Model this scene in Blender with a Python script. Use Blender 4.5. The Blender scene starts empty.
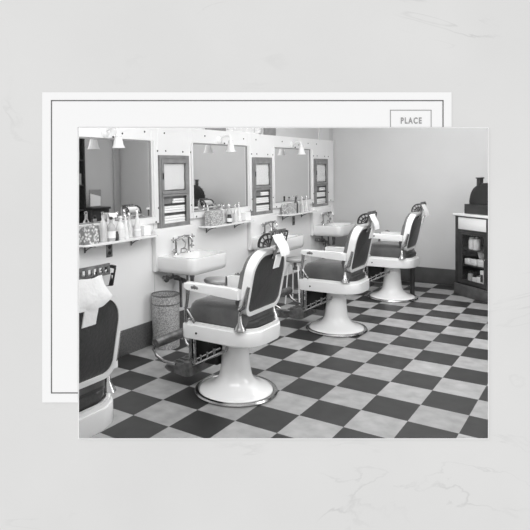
import bpy, bmesh, math, random
from mathutils import Vector, Matrix
random.seed(7)
PI = math.pi
col = bpy.context.scene.collection

# ------------------------------------------------------------------ materials
def mat(name, c, rough=.5, metal=0, coat=0, trans=0, bump=0, bscale=40, var=0, vscale=6, emit=0, ior=1.45):
    m = bpy.data.materials.new(name); m.use_nodes = True
    nt = m.node_tree; b = nt.nodes['Principled BSDF']
    cc = (c, c, c, 1) if not isinstance(c, tuple) else (*c, 1)
    b.inputs['Base Color'].default_value = cc
    b.inputs['Roughness'].default_value = rough
    b.inputs['Metallic'].default_value = metal
    b.inputs['Coat Weight'].default_value = coat
    b.inputs['Transmission Weight'].default_value = trans
    b.inputs['IOR'].default_value = ior
    if emit:
        b.inputs['Emission Color'].default_value = cc
        b.inputs['Emission Strength'].default_value = emit
    if bump or var:
        tc = nt.nodes.new('ShaderNodeTexCoord')
    if var:
        n = nt.nodes.new('ShaderNodeTexNoise'); n.inputs['Scale'].default_value = vscale; n.inputs['Detail'].default_value = 5
        nt.links.new(tc.outputs['Object'], n.inputs['Vector'])
        r = nt.nodes.new('ShaderNodeMapRange')
        r.inputs['From Min'].default_value = .3; r.inputs['From Max'].default_value = .7
        r.inputs['To Min'].default_value = max(0, c - var); r.inputs['To Max'].default_value = c + var
        nt.links.new(n.outputs['Fac'], r.inputs['Value']); nt.links.new(r.outputs['Result'], b.inputs['Base Color'])
    if bump:
        n2 = nt.nodes.new('ShaderNodeTexNoise'); n2.inputs['Scale'].default_value = bscale; n2.inputs['Detail'].default_value = 4
        nt.links.new(tc.outputs['Object'], n2.inputs['Vector'])
        bp = nt.nodes.new('ShaderNodeBump'); bp.inputs['Strength'].default_value = bump; bp.inputs['Distance'].default_value = .01
        nt.links.new(n2.outputs['Fac'], bp.inputs['Height']); nt.links.new(bp.outputs['Normal'], b.inputs['Normal'])
    return m

M = {}
M['enamel'] = mat('white_enamel', .86, .22, coat=.4)
M['enamel2'] = mat('white_porcelain', .84, .16, coat=.5)
M['leather'] = mat('black_leather', .048, .38, bump=.25, bscale=60, var=.01)
M['leather_seat'] = mat('grey_worn_leather', .11, .3, bump=.25, bscale=50, var=.03)
M['leather_side'] = mat('grey_leather_edge', .14, .4, var=.03)
M['padgrey'] = mat('pale_perforated_pad', .75, .5)
M['stool'] = mat('grey_stool_enamel', .5, .4, var=.03)
M['chrome'] = mat('nickel_plate', .45, .2, metal=1)
M['dullmetal'] = mat('dull_cast_iron', .2, .42, metal=.75, bump=.4, bscale=90, var=.07, vscale=18)
M['darkmetal'] = mat('dark_metal', .05, .4, metal=.5)
M['cloth'] = mat('white_cloth', .9, .9, bump=.5, bscale=45)
M['paint'] = mat('white_paint', .83, .4, var=.015, vscale=3)
M['glosswall'] = mat('glossy_white_wall', .84, .22, var=.012, vscale=2)
M['wallgrey'] = mat('grey_plaster', .58, .6, var=.02, vscale=1.3, bump=.08, bscale=30)
M['wallright'] = mat('grey_plaster_right', .66, .6, var=.012, vscale=1.5)
M['pilaster'] = mat('dark_grey_paint', .45, .6)
M['ceil'] = mat('ceiling_paint', .8, .8)
M['base'] = mat('dark_baseboard_stone', .10, .35, var=.03, vscale=60)
M['base2'] = mat('dark_baseboard_paint', .075, .4, var=.01, vscale=8)
M['wood'] = mat('grey_brown_wood', .25, .45, var=.05, vscale=9)
M['darkwood'] = mat('dark_wood', .045, .4, var=.015, vscale=7)
M['plinth'] = mat('worn_wood', .09, .5, var=.02, vscale=12)
M['black'] = mat('black_metal', .03, .35, var=.008)
M['blackmatte'] = mat('black_interior', .02, .7)
M['mirror'] = mat('silvered_glass', .80, .02, metal=1)
M['paper'] = mat('white_paper', .85, .8)
M['white'] = mat('white_card_stock', .9, .6)
M['label'] = mat('dark_label', .06, .5)
M['midlabel'] = mat('grey_label', .3, .5)
M['lampglass'] = mat('opal_glass', .88, .3, trans=.15, emit=.06)
M['bottleclear'] = mat('clear_bottle_glass', .93, .06, trans=.5, ior=1.25)
M['bottlepale'] = mat('pale_liquid_bottle', .9, .12, trans=.15)
M['bottlegrey'] = mat('tinted_bottle_glass', .55, .1, trans=.2)
M['bottledark'] = mat('dark_bottle_glass', .04, .12, coat=.3)
M['ink'] = mat('grey_print_ink', .12, .7)
M['inklight'] = mat('light_grey_print_ink', .33, .7)
M['card'] = mat('postcard_stock', .93, .55)

def glass_mat():
    m = bpy.data.materials.new('window_glass'); m.use_nodes = True; nt = m.node_tree
    nt.nodes.clear()
    o = nt.nodes.new('ShaderNodeOutputMaterial'); mx = nt.nodes.new('ShaderNodeMixShader')
    t = nt.nodes.new('ShaderNodeBsdfTransparent'); g = nt.nodes.new('ShaderNodeBsdfGlossy'); g.inputs['Roughness'].default_value = .05
    t.inputs['Color'].default_value = (.97, .97, .97, 1)
    mx.inputs['Fac'].default_value = .05
    nt.links.new(t.outputs[0], mx.inputs[1]); nt.links.new(g.outputs[0], mx.inputs[2]); nt.links.new(mx.outputs[0], o.inputs[0])
    return m
M['glass'] = glass_mat()

def pattern_mat(name, lo, hi, scale, thr=.45):   # printed tin / hammered metal
    m = bpy.data.materials.new(name); m.use_nodes = True; nt = m.node_tree; b = nt.nodes['Principled BSDF']
    tc = nt.nodes.new('ShaderNodeTexCoord'); v = nt.nodes.new('ShaderNodeTexVoronoi'); v.inputs['Scale'].default_value = scale
    nt.links.new(tc.outputs['Object'], v.inputs['Vector'])
    r = nt.nodes.new('ShaderNodeMapRange'); r.inputs['From Min'].default_value = thr - .2; r.inputs['From Max'].default_value = thr + .2
    r.inputs['To Min'].default_value = hi; r.inputs['To Max'].default_value = lo
    nt.links.new(v.outputs['Distance'], r.inputs['Value']); nt.links.new(r.outputs['Result'], b.inputs['Base Color'])
    b.inputs['Roughness'].default_value = .45
    return m
M['tin'] = pattern_mat('patterned_tin', .22, .8, 45, .42)
M['tin2'] = pattern_mat('patterned_tin_pale', .32, .72, 60, .45)
M['bin'] = pattern_mat('hammered_bin_metal', .28, .55, 95, .45)

TS = 0.3048
def floor_mat():
    m = bpy.data.materials.new('checkerboard_tiles'); m.use_nodes = True; nt = m.node_tree; b = nt.nodes['Principled BSDF']
    N = nt.nodes.new; L = nt.links.new
    tc = N('ShaderNodeTexCoord'); mp = N('ShaderNodeMapping')
    mp.inputs['Scale'].default_value = (1/TS, 1/TS, 0); mp.inputs['Location'].default_value = (-.05, 0, .5)
    L(tc.outputs['Object'], mp.inputs['Vector'])
    ck = N('ShaderNodeTexChecker'); ck.inputs['Scale'].default_value = 1
    ck.inputs['Color2'].default_value = (.036, .036, .036, 1); ck.inputs['Color1'].default_value = (.375, .375, .375, 1)
    L(mp.outputs[0], ck.inputs['Vector'])
    fl = N('ShaderNodeVectorMath'); fl.operation = 'FLOOR'; L(mp.outputs[0], fl.inputs[0])
    wn = N('ShaderNodeTexWhiteNoise'); L(fl.outputs[0], wn.inputs['Vector'])
    ns = N('ShaderNodeTexNoise'); ns.inputs['Scale'].default_value = 9; ns.inputs['Detail'].default_value = 6
    L(tc.outputs['Object'], ns.inputs['Vector'])
    r1 = N('ShaderNodeMapRange'); r1.inputs['To Min'].default_value = .88; r1.inputs['To Max'].default_value = 1.1; L(wn.outputs['Value'], r1.inputs['Value'])
    r2 = N('ShaderNodeMapRange'); r2.inputs['From Min'].default_value = .3; r2.inputs['From Max'].default_value = .7
    r2.inputs['To Min'].default_value = .82; r2.inputs['To Max'].default_value = 1.15; L(ns.outputs['Fac'], r2.inputs['Value'])
    mu = N('ShaderNodeMath'); mu.operation = 'MULTIPLY'; L(r1.outputs[0], mu.inputs[0]); L(r2.outputs[0], mu.inputs[1])
    sc = N('ShaderNodeVectorMath'); sc.operation = 'SCALE'; L(ck.outputs['Color'], sc.inputs[0]); L(mu.outputs[0], sc.inputs['Scale'])
    L(sc.outputs[0], b.inputs['Base Color'])
    b.inputs['Roughness'].default_value = .42; b.inputs['Specular IOR Level'].default_value = .35
    return m
M['floor'] = floor_mat()

def marble_mat():
    m = bpy.data.materials.new('white_marble'); m.use_nodes = True; nt = m.node_tree; b = nt.nodes['Principled BSDF']
    N = nt.nodes.new; L = nt.links.new
    tc = N('ShaderNodeTexCoord')
    n1 = N('ShaderNodeTexNoise'); n1.inputs['Scale'].default_value = 1.6; n1.inputs['Detail'].default_value = 8; n1.inputs['Distortion'].default_value = 1.1
    mp = N('ShaderNodeMapping'); mp.inputs['Rotation'].default_value = (0, 0, .6); mp.inputs['Scale'].default_value = (.8, 1.9, 1); mp.inputs['Location'].default_value = (.35, .2, 0)
    L(tc.outputs['Object'], mp.inputs['Vector']); L(mp.outputs[0], n1.inputs['Vector'])
    # thin veins where the noise crosses the middle
    s = N('ShaderNodeMath'); s.operation = 'SUBTRACT'; s.inputs[1].default_value = .5; L(n1.outputs['Fac'], s.inputs[0])
    a = N('ShaderNodeMath'); a.operation = 'ABSOLUTE'; L(s.outputs[0], a.inputs[0])
    r = N('ShaderNodeMapRange'); r.inputs['From Max'].default_value = .012; r.inputs['To Min'].default_value = 1; r.inputs['To Max'].default_value = 0
    L(a.outputs[0], r.inputs['Value'])
    n2 = N('ShaderNodeTexNoise'); n2.inputs['Scale'].default_value = 2.3; n2.inputs['Detail'].default_value = 3; L(tc.outputs['Object'], n2.inputs['Vector'])
    r2 = N('ShaderNodeMapRange'); r2.inputs['From Min'].default_value = .52; r2.inputs['From Max'].default_value = .72; L(n2.outputs['Fac'], r2.inputs['Value'])
    mu = N('ShaderNodeMath'); mu.operation = 'MULTIPLY'; L(r.outputs[0], mu.inputs[0]); L(r2.outputs[0], mu.inputs[1])
    n3 = N('ShaderNodeTexNoise'); n3.inputs['Scale'].default_value = 1.3; n3.inputs['Detail'].default_value = 6; L(tc.outputs['Object'], n3.inputs['Vector'])
    r3 = N('ShaderNodeMapRange'); r3.inputs['From Min'].default_value = .3; r3.inputs['From Max'].default_value = .7
    r3.inputs['To Min'].default_value = .715; r3.inputs['To Max'].default_value = .765; L(n3.outputs['Fac'], r3.inputs['Value'])
    dk = N('ShaderNodeMath'); dk.operation = 'MULTIPLY'; dk.inputs[1].default_value = .13; L(mu.outputs[0], dk.inputs[0])
    sb = N('ShaderNodeMath'); sb.operation = 'SUBTRACT'; L(r3.outputs[0], sb.inputs[0]); L(dk.outputs[0], sb.inputs[1])
    cm = N('ShaderNodeVectorMath'); cm.operation = 'SCALE'; cm.inputs[0].default_value = (1.0, .998, .99); L(sb.outputs[0], cm.inputs['Scale'])
    L(cm.outputs[0], b.inputs['Base Color']); b.inputs['Roughness'].default_value = .6; b.inputs['Specular IOR Level'].default_value = .2
    return m
M['marble'] = marble_mat()

# ------------------------------------------------------------------ mesh helpers
class MB:
    def __init__(s): s.bm = bmesh.new()
    def box(s, lo, hi, bev=0, seg=2, rot=None, piv=None):
        vs = [s.bm.verts.new((x, y, z)) for x in (lo[0], hi[0]) for y in (lo[1], hi[1]) for z in (lo[2], hi[2])]
        f = [(0,1,3,2),(4,6,7,5),(0,4,5,1),(2,3,7,6),(0,2,6,4),(1,5,7,3)]
        fs = [s.bm.faces.new([vs[i] for i in q]) for q in f]
        if rot is not None:
            p = Vector(piv) if piv else (Vector(lo) + Vector(hi)) / 2
            for v in vs: v.co = p + rot @ (v.co - p)
        if bev:
            es = list({e for fa in fs for e in fa.edges})
            bmesh.ops.bevel(s.bm, geom=es, offset=bev, segments=seg, affect='EDGES', profile=.5)
        return s
    def lathe(s, prof, c=(0,0,0), seg=24, axis='z', cap=True, ang0=0, ang=2*PI):
        rings = []
        full = abs(ang - 2*PI) < 1e-6
        n = seg if full else seg + 1
        for r, z in prof:
            ring = []
            for k in range(n):
                a = ang0 + ang*k/seg
                p = (r*math.cos(a), r*math.sin(a), z)
                if axis == 'x': p = (p[2], p[0], p[1])
                elif axis == 'y': p = (p[0], p[2], p[1])
                ring.append(s.bm.verts.new((c[0]+p[0], c[1]+p[1], c[2]+p[2])))
            rings.append(ring)
        for a, b in zip(rings, rings[1:]):
            for k in range(n if full else n-1):
                s.bm.faces.new([a[k], a[(k+1) % n], b[(k+1) % n], b[k]])
        if cap and full:
            for rg, z in ((rings[0], 0), (rings[-1], 1)):
                try: s.bm.faces.new(rg)
                except ValueError: pass
        return s
    def tube(s, pts, r, seg=8, close=False):
        pts = [Vector(p) for p in pts]; n = len(pts); rings = []
        rr = r if isinstance(r, (list, tuple)) else [r]*n
        up = Vector((0, 0, 1)); prev = None
        for i, p in enumerate(pts):
            if close: t = (pts[(i+1) % n] - pts[i-1])
            else: t = pts[min(i+1, n-1)] - pts[max(i-1, 0)]
            t.normalize()
            if prev is None:
                a = up if abs(t.dot(up)) < .9 else Vector((1, 0, 0))
                u = t.cross(a).normalized()
            else:
                u = (prev - t*prev.dot(t)).normalized()
            prev = u; w = t.cross(u)
            rings.append([s.bm.verts.new(p + (u*math.cos(2*PI*k/seg) + w*math.sin(2*PI*k/seg))*rr[i]) for k in range(seg)])
        m = n if close else n-1
        for i in range(m):
            a, b = rings[i], rings[(i+1) % n]
            for k in range(seg):
                s.bm.faces.new([a[k], a[(k+1) % seg], b[(k+1) % seg], b[k]])
        if not close:
            s.bm.faces.new(rings[0][::-1]); s.bm.faces.new(rings[-1])
        return s
    def prism(s, poly, z0, z1, bev=0, seg=2, mtx=None):
        """2-D outline (x, y) extruded z0..z1; mtx maps it into place"""
        a = [s.bm.verts.new((x, y, z0)) for x, y in poly]; b = [s.bm.verts.new((x, y, z1)) for x, y in poly]
        n = len(poly); fs = [s.bm.faces.new(a[::-1]), s.bm.faces.new(b)]
        caps = list(fs)
        for k in range(n): fs.append(s.bm.faces.new([a[k], a[(k+1) % n], b[(k+1) % n], b[k]]))
        vs = a + b
        if bev:
            es = list({e for f in caps for e in f.edges})
            res = bmesh.ops.bevel(s.bm, geom=es, offset=bev, segments=seg, affect='EDGES', profile=.5)
            vs = list({v for f in res['faces'] for v in f.verts} | {v for v in vs if v.is_valid})
        if mtx is not None:
            for v in vs: v.co = mtx @ v.co
        return s
    def ring_plate(s, outer, inner, z0, z1, mtx=None):
        """flat frame between two outlines with the same number of points"""
        n = len(outer)
        o0 = [s.bm.verts.new((x, y, z0)) for x, y in outer]; i0 = [s.bm.verts.new((x, y, z0)) for x, y in inner]
        o1 = [s.bm.verts.new((x, y, z1)) for x, y in outer]; i1 = [s.bm.verts.new((x, y, z1)) for x, y in inner]
        for k in range(n):
            j = (k+1) % n
            s.bm.faces.new([o0[j], o0[k], i0[k], i0[j]]); s.bm.faces.new([o1[k], o1[j], i1[j], i1[k]])
            s.bm.faces.new([o0[k], o0[j], o1[j], o1[k]]); s.bm.faces.new([i0[j], i0[k], i1[k], i1[j]])
        if mtx is not None:
            for v in o0 + i0 + o1 + i1: v.co = mtx @ v.co
        return s
    def sheet(s, path, ys, thick=.006, noise=0, seed=0):
        """cloth: path of (x, z) points, swept over y pairs (y0, y1) per point"""
        rnd = random.Random(seed); nu = 9; grid = []
        ph = [rnd.uniform(0, 6.3) for _ in range(4)]
        for i, (x, z) in enumerate(path):
            y0, y1 = ys[i]; row = []
            for k in range(nu):
                t = k/(nu-1); y = y0 + (y1-y0)*t
                dx = noise*(math.sin(t*7 + ph[0] + i*.25) + .6*math.sin(t*15 + ph[1] - i*.5))
                dz = noise*.5*math.sin(t*9 + ph[2] + i*.8)
                row.append((x + dx, y, z + dz))
            grid.append(row)
        for off, flip in ((0, 0), (thick, 1)):
            vv = [[s.bm.verts.new((p[0]+off, p[1], p[2]+off*.3)) for p in row] for row in grid]
            for i in range(len(vv)-1):
                for k in range(nu-1):
                    q = [vv[i][k], vv[i][k+1], vv[i+1][k+1], vv[i+1][k]]
                    s.bm.faces.new(q[::-1] if flip else q)
            if off == 0: first = vv
        n = len(vv)
        loop = [(0,k) for k in range(nu)] + [(i,nu-1) for i in range(1,n)] + [(n-1,k) for k in range(nu-2,-1,-1)] + [(i,0) for i in range(n-2,0,-1)]
        for a, b in zip(loop, loop[1:] + loop[:1]):
            s.bm.faces.new([first[a[0]][a[1]], first[b[0]][b[1]], vv[b[0]][b[1]], vv[a[0]][a[1]]])
        return s
    def build(s, name, m, parent=None, loc=None, smooth=True, ang=35):
        bmesh.ops.recalc_face_normals(s.bm, faces=s.bm.faces)
        me = bpy.data.meshes.new(name); s.bm.to_mesh(me); s.bm.free()
        ms = m if isinstance(m, (list, tuple)) else [m]
        for x in ms: me.materials.append(M[x])
        if smooth:
            me.shade_smooth(); me.set_sharp_from_angle(angle=math.radians(ang))
        o = bpy.data.objects.new(name, me); col.objects.link(o)
        if parent is not None: o.parent = parent
        if loc is not None: o.location = loc
        return o

def tag(o, label=None, cat=None, group=None, kind=None):
    if label: o['label'] = label
    if cat: o['category'] = cat
    if group: o['group'] = group
    if kind: o['kind'] = kind
    return o
def empty(name, loc=(0,0,0), rz=0, label=None, cat=None, group=None):
    o = bpy.data.objects.new(name, None); o.empty_display_size = .1; col.objects.link(o)
    o.location = loc; o.rotation_euler = (0, 0, rz)
    return tag(o, label, cat, group)
def copy_tree(o, parent=None):
    c = o.copy(); col.objects.link(c)
    if parent is not None: c.parent = parent
    for ch in list(o.children): copy_tree(ch, c)
    return c
def struct(o): return tag(o, kind='structure')

# ------------------------------------------------------------------ camera
CX, CY, F = 203.927, 194.049, 563.073
R0 = Vector((.80884, .58779, -.01678)); D0 = Vector((.00906, -.04099, -.99912)); F0 = Vector((-.58796, .80798, -.03848))
F0.normalize(); R0 = (R0 - F0*R0.dot(F0)).normalized(); D0 = F0.cross(R0).normalized()
CAM = Vector((3.5028, -3.3053, 1.6090))
cd = bpy.data.cameras.new('camera'); cam = bpy.data.objects.new('camera', cd); col.objects.link(cam)
cam.matrix_world = Matrix(((R0.x, -D0.x, -F0.x, CAM.x), (R0.y, -D0.y, -F0.y, CAM.y), (R0.z, -D0.z, -F0.z, CAM.z), (0,0,0,1)))
cd.sensor_width = 36; cd.lens = F/530*36
cd.shift_x = -(CX-265)/530; cd.shift_y = (CY-265)/530
cd.clip_start = .02
bpy.context.scene.camera = cam
vs = bpy.context.scene.view_settings; vs.view_transform = 'Standard'; vs.look = 'None'
try: bpy.context.scene.cycles.max_bounces = 8
except Exception: pass

# ------------------------------------------------------------------ marble surface with the two postcards (plane facing the lens, 2.1 m away)
DP = 2.1
PM = Matrix(((R0.x, -D0.x, -F0.x, 0), (R0.y, -D0.y, -F0.y, 0), (R0.z, -D0.z, -F0.z, 0), (0,0,0,1)))
ORG = CAM + F0*DP
PM.translation = ORG
PX = DP/F                                       # metres on the surface for a 1/530 of the frame
def S(u, v): return ((u-CX)*PX, -(v-CY)*PX)     # surface coordinates in metres
ZF = .012                                       # the front card lies this far above the marble
def SZ(u, v, z): return ((u-CX)*(DP-z)/F, -(v-CY)*(DP-z)/F)
def prect(d, z):                                # outline of the front card's picture, d pixels larger, at height z
    x0, y0 = SZ(79-d, 128-d, z); x1, y1 = SZ(488+d, 438.3+d, z); return rect(x0, y1, x1, y0)
fx0, fy0 = S(79, 128); fx1, fy1 = S(488, 438.3)   # front postcard
bx0, by0 = S(42.5, 92.5); bx1, by1 = S(451, 402)  # postcard behind it
def rect(x0, y0, x1, y1): return [(x0, y0), (x1, y0), (x1, y1), (x0, y1)]
mb = MB()
def loop_strip(m, loops):
    L = [[m.bm.verts.new((x, y, z)) for x, y in ps] for ps, z in loops]
    for a, b in zip(L, L[1:] + L[:1]):
        for k in range(4): m.bm.faces.new([a[k], a[(k+1) % 4], b[(k+1) % 4], b[k]])
loop_strip(mb, [(rect(-3.2, -2.6, 3.2, 2.6), 0), (prect(.35, 0), 0), (prect(.8, -.02), -.02), (rect(-3.2, -2.6, 3.2, 2.6), -.02)])
ms = mb.build('marble_surface', 'marble', smooth=False); ms.matrix_world = PM; struct(ms)
# front postcard: its picture is the open view into the shop; its stock shows as a thin rim
RIM = .9*PX
front = empty('postcard', PM.translation, 0, 'front postcard, full-bleed barber shop picture overlapping the other card', 'postcard', 'postcards on the marble')
front.matrix_world = PM
mb = MB(); loop_strip(mb, [(prect(.0, ZF), ZF), (prect(.3, ZF), ZF), (prect(.9, .0005), .0005), (prect(.4, .0005), .0005)])
mb.build('card_edge', 'card', front, smooth=False)
back = empty('postcard', (0,0,0), 0, 'rear postcard, white with thin dark border line and stamp box', 'postcard', 'postcards on the marble')
back.matrix_world = PM
mb = MB()
mb.prism([(bx0, by1), (fx0-RIM, by1), (fx0-RIM, fy0+RIM), (bx1, fy0+RIM), (bx1, by0), (bx0, by0)], 0, .0045)
mb.build('card_sheet', 'card', back, smooth=False)
lx0, ly0 = S(51.3, 100.3); lx1, ly1 = S(443, 393)
mb = MB(); w = 1.05*PX; zt = .0052
mb.box((lx0, ly0-w, .004), (lx1, ly0, zt)); mb.box((lx0, ly1, .004), (lx0+w, ly0, zt))
mb.box((lx1-w, fy0+RIM, .004), (lx1, ly0, zt)); mb.box((lx0, ly1, .004), (fx0-RIM, ly1+w, zt))
mb.build('border_line', 'ink', back, smooth=False)
sx0, sy0 = S(389.6, 110); sx1, _ = S(431, 110); w = .8*PX
mb = MB(); mb.box((sx0, sy0-w, .004), (sx1, sy0, zt)); mb.box((sx0, fy0+RIM, .004), (sx0+w, sy0, zt)); mb.box((sx1-w, fy0+RIM, .004), (sx1, sy0, zt))
mb.build('stamp_box', 'inklight', back, smooth=False)
fc = bpy.data.curves.new('place_text', 'FONT'); fc.body = 'PLACE'; fc.size = 8.4*PX; fc.align_x = 'CENTER'; fc.extrude = .0006; fc.space_character = 1.3; fc.offset = .0008
to = bpy.data.objects.new('tmp_text', fc); col.objects.link(to)
bpy.context.view_layer.update()
tm = bpy.data.meshes.new_from_object(to.evaluated_get(bpy.context.evaluated_depsgraph_get()))
bpy.data.objects.remove(to); tm.name = 'printed_word'; tm.materials.clear(); tm.materials.append(M['inklight'])
tx = bpy.data.objects.new('printed_word', tm); col.objects.link(tx); tx.parent = back
tcx, tcy = S(410.6, 123.6); tx.location = (tcx, tcy, .0052)
wid = max(v.co.x for v in tm.vertices) - min(v.co.x for v in tm.vertices)
tx.scale = (20.8*PX/wid, 1, 1)

# ------------------------------------------------------------------ room shell
XR, YB, ZC = 4.6, 4.90, 2.95
def front_y(x, z): # where the marble plane crosses, plus a small gap
    return ORG.y + (-(x-ORG.x)*F0.x - (z-ORG.z)*F0.z)/F0.y + .045
def poly(name, pts, m):
    b = MB(); b.bm.faces.new([b.bm.verts.new(p) for p in pts]); o = b.build(name, m, smooth=False); return struct(o)
def slab(name, pts, d, m):
    b = MB(); a = [b.bm.verts.new(p) for p in pts]; c = [b.bm.verts.new(Vector(p)+Vector(d)) for p in pts]; n = len(pts)
    b.bm.faces.new(a); b.bm.faces.new(c[::-1])
    for k in range(n): b.bm.faces.new([a[k], a[(k+1) % n], c[(k+1) % n], c[k]])
    return struct(b.build(name, m, smooth=False))
slab('floor', [(0, front_y(0,0), 0), (XR, front_y(XR,0), 0), (XR, YB, 0), (0, YB, 0)], (0,0,-.1), 'floor')
slab('ceiling', [(0, front_y(0,ZC), ZC), (XR, front_y(XR,ZC), ZC), (XR, YB, ZC), (0, YB, ZC)], (0,0,.1), 'ceil')
slab('wall_back', [(-.1, YB, 0), (XR+.1, YB, 0), (XR+.1, YB, ZC), (-.1, YB, ZC)], (0,.1,0), 'wallgrey')
slab('wall_right', [(XR, front_y(XR,0), 0), (XR, YB, 0), (XR, YB, ZC), (XR, front_y(XR,ZC), ZC)], (.1,0,0), 'wallright')
# left wall: glossy white below, grey plaster above the panelling, with a window opening
WY0, WY1, WZ0, WZ1 = 1.95, 2.75, 2.05, 2.58
b = MB(); b.box((-.12, front_y(0,0)+.02, 0), (0, YB, 1.25)); struct(b.build('wall_left', 'glosswall', smooth=False))
b = MB(); yf = front_y(0, ZC)+.02
b.box((-.12, yf, 1.25), (0, WY0, ZC)); b.box((-.12, WY1, 1.25), (0, YB, ZC)); b.box((-.12, WY0, 1.25), (0, WY1, WZ0)); b.box((-.12, WY0, WZ1), (0, WY1, ZC))
struct(b.build('wall_left_upper', 'wallgrey', smooth=False))
# window_1: frame with small panes
wf = empty('window_1', (-.06, WY0, WZ0)); struct(wf)
b = MB(); W_ = WY1-WY0; H_ = WZ1-WZ0
b.box((-.03, 0, 0), (.03, W_, .03)); b.box((-.03, 0, H_-.03), (.03, W_, H_)); b.box((-.03, 0, 0), (.03, .03, H_)); b.box((-.03, W_-.03, 0), (.03, W_, H_))
b.build('window_frame', 'paint', wf, smooth=False)
b = MB()
for k in range(1, 6): b.box((-.012, W_*k/6-.008, 0), (.012, W_*k/6+.008, H_))
for k in range(1, 4): b.box((-.012, 0, H_*k/4-.008), (.012, W_, H_*k/4+.008))
b.build('muntin', 'paint', wf, smooth=False)
b = MB(); b.box((-.003, .01, .01), (.003, W_-.01, H_-.01)); b.build('window_pane', 'glass', wf, smooth=False)
# dark window jambs left and right of it, and a plain raised strip further on
for y0, y1, m, nm in ((1.55, 1.92, 'wood', 'trim_2'), (2.78, 3.06, 'wood', 'trim_3'), (4.37, 4.72, 'wallright', 'trim_4')):
    b = MB(); b.box((0, y0, 2.062), (.02, y1, 2.62)); struct(b.build(nm, m, smooth=False))
# baseboards
b = MB(); b.box((0, front_y(0,0)+.06, 0), (.018, YB-.02, .225), .004); struct(b.build('baseboard_left', 'base'))
b = MB(); b.box((.02, YB-.022, 0), (XR, YB, .222), .006); struct(b.build('baseboard_back', 'base2'))
b = MB(); b.box((XR-.02, front_y(XR,0)+.05, 0), (XR, YB-.03, .235), .006); struct(b.build('baseboard_right', 'base2'))
b = MB(); b.box((XR-.05, 4.70, 0), (XR-.021, 4.86, ZC-.01), .005); struct(b.build('trim_5', 'pilaster'))

# panelling: white boards framing mirrors (M) and towel cabinets (C)
PITCH = 1.705; PT = .03
ZB, ZT = 1.138, 2.06
def MY(k): return (-.425 + PITCH*k, .65 + PITCH*k)      # mirror opening
def CY_(k): return (.742 + PITCH*k, 1.205 + PITCH*k)      # towel cabinet opening
MZ = (1.20, 1.912); CZ = (1.078, 1.778)
yA, yZ = front_y(0, 1.6)+.05, 4.86
cuts = []
for k in range(-1, 3):
    cuts.append((*MY(k), *MZ)); cuts.append((*CY_(k), *CZ))
cuts = [c for c in cuts if c[0] > yA]
b = MB(); y = yA
for (a, c, z0, z1) in cuts:
    b.box((0, y, ZB), (PT, a, ZT), .003, 1)
    b.box((0, a, z1), (PT, c, ZT), .003, 1)
    if z0 > ZB: b.box((0, a, ZB), (PT, c, z0), .003, 1)
    y = c
b.box((0, y, ZB), (PT, yZ, ZT), .003, 1)
pn = struct(b.build('trim_1', 'paint'))
for k in range(0, 3):
    sp = [(.735, 1.818), (.855, 1.82), (1.12, 1.817), (1.25, 1.815), (.735, 1.28), (.695, 1.15), (1.25, 1.278), (1.33, 1.155), (.56, 1.99), (.84, 1.99), (.27, 1.96), (1.5, 1.99)]
    for y, z in sp:
        b = MB(); b.lathe([(.009, 0), (.009, .003), (.004, .005)], seg=8, axis='x', c=(PT, y + PITCH*k, z)); b.build('screw_head', 'darkmetal', pn)
# upright white trim strip beside each mirror
# wall joints of the white lower slabs (thin grey seams)
for k in range(0, 3):
    b = MB(); b.box((0, .685 + PITCH*k, .226), (.004, .691 + PITCH*k, ZB)); struct(b.build('trim_%d' % (6+k), 'wallgrey', smooth=False))

STN = ['nearest', 'middle', 'farthest']
STN2 = ['at the left edge', 'between the two cabinets', 'farthest along the wall']
# ------------------------------------------------------------------ mirrors
MROT = (0, 0, 0)
for k in range(3):
    y0, y1 = MY(k); root = empty('wall_mirror', (0, (y0+y1)/2, MZ[0]), 0,
        ['large wall mirror nearest the camera reflecting a dark bookcase', 'middle wall mirror reflecting the black cash register', 'farthest wall mirror, narrow in view, beside the far towel cabinet'][k], 'mirror', 'mirrors along the left wall')
    hw = (y1-y0)/2; h = MZ[1]-MZ[0]
    b = MB(); b.box((.009, -hw+.006, .004), (.014, hw-.006, h-.004)); g_ = b.build('mirror_glass', 'mirror', root, smooth=False); g_.rotation_euler.z = MROT[k]
    b = MB(); t = .018
    o_ = [(-hw-.012, -.012), (hw+.012, -.012), (hw+.012, h+.012), (-hw-.012, h+.012)]; i_ = [(-hw+t, t), (hw-t, t), (hw-t, h-t), (-hw+t, h-t)]
    mt = Matrix(((0,0,1,0), (1,0,0,0), (0,1,0,0), (0,0,0,1)))
    o2 = [(-hw+.002, .002), (hw-.002, .002), (hw-.002, h-.002), (-hw+.002, h-.002)]
    b.ring_plate(o2, [(-hw+.012, .012), (hw-.012, .012), (hw-.012, h-.012), (-hw+.012, h-.012)], .014, .024, mt); b.build('mirror_bead', 'midlabel', root, smooth=False)
    for q in (hw+.012, -hw-.03):
        b = MB(); b.box((.031, q, 0), (.05, q+.018, h), .004); b.build('mirror_moulding', 'paint', root)

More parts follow.
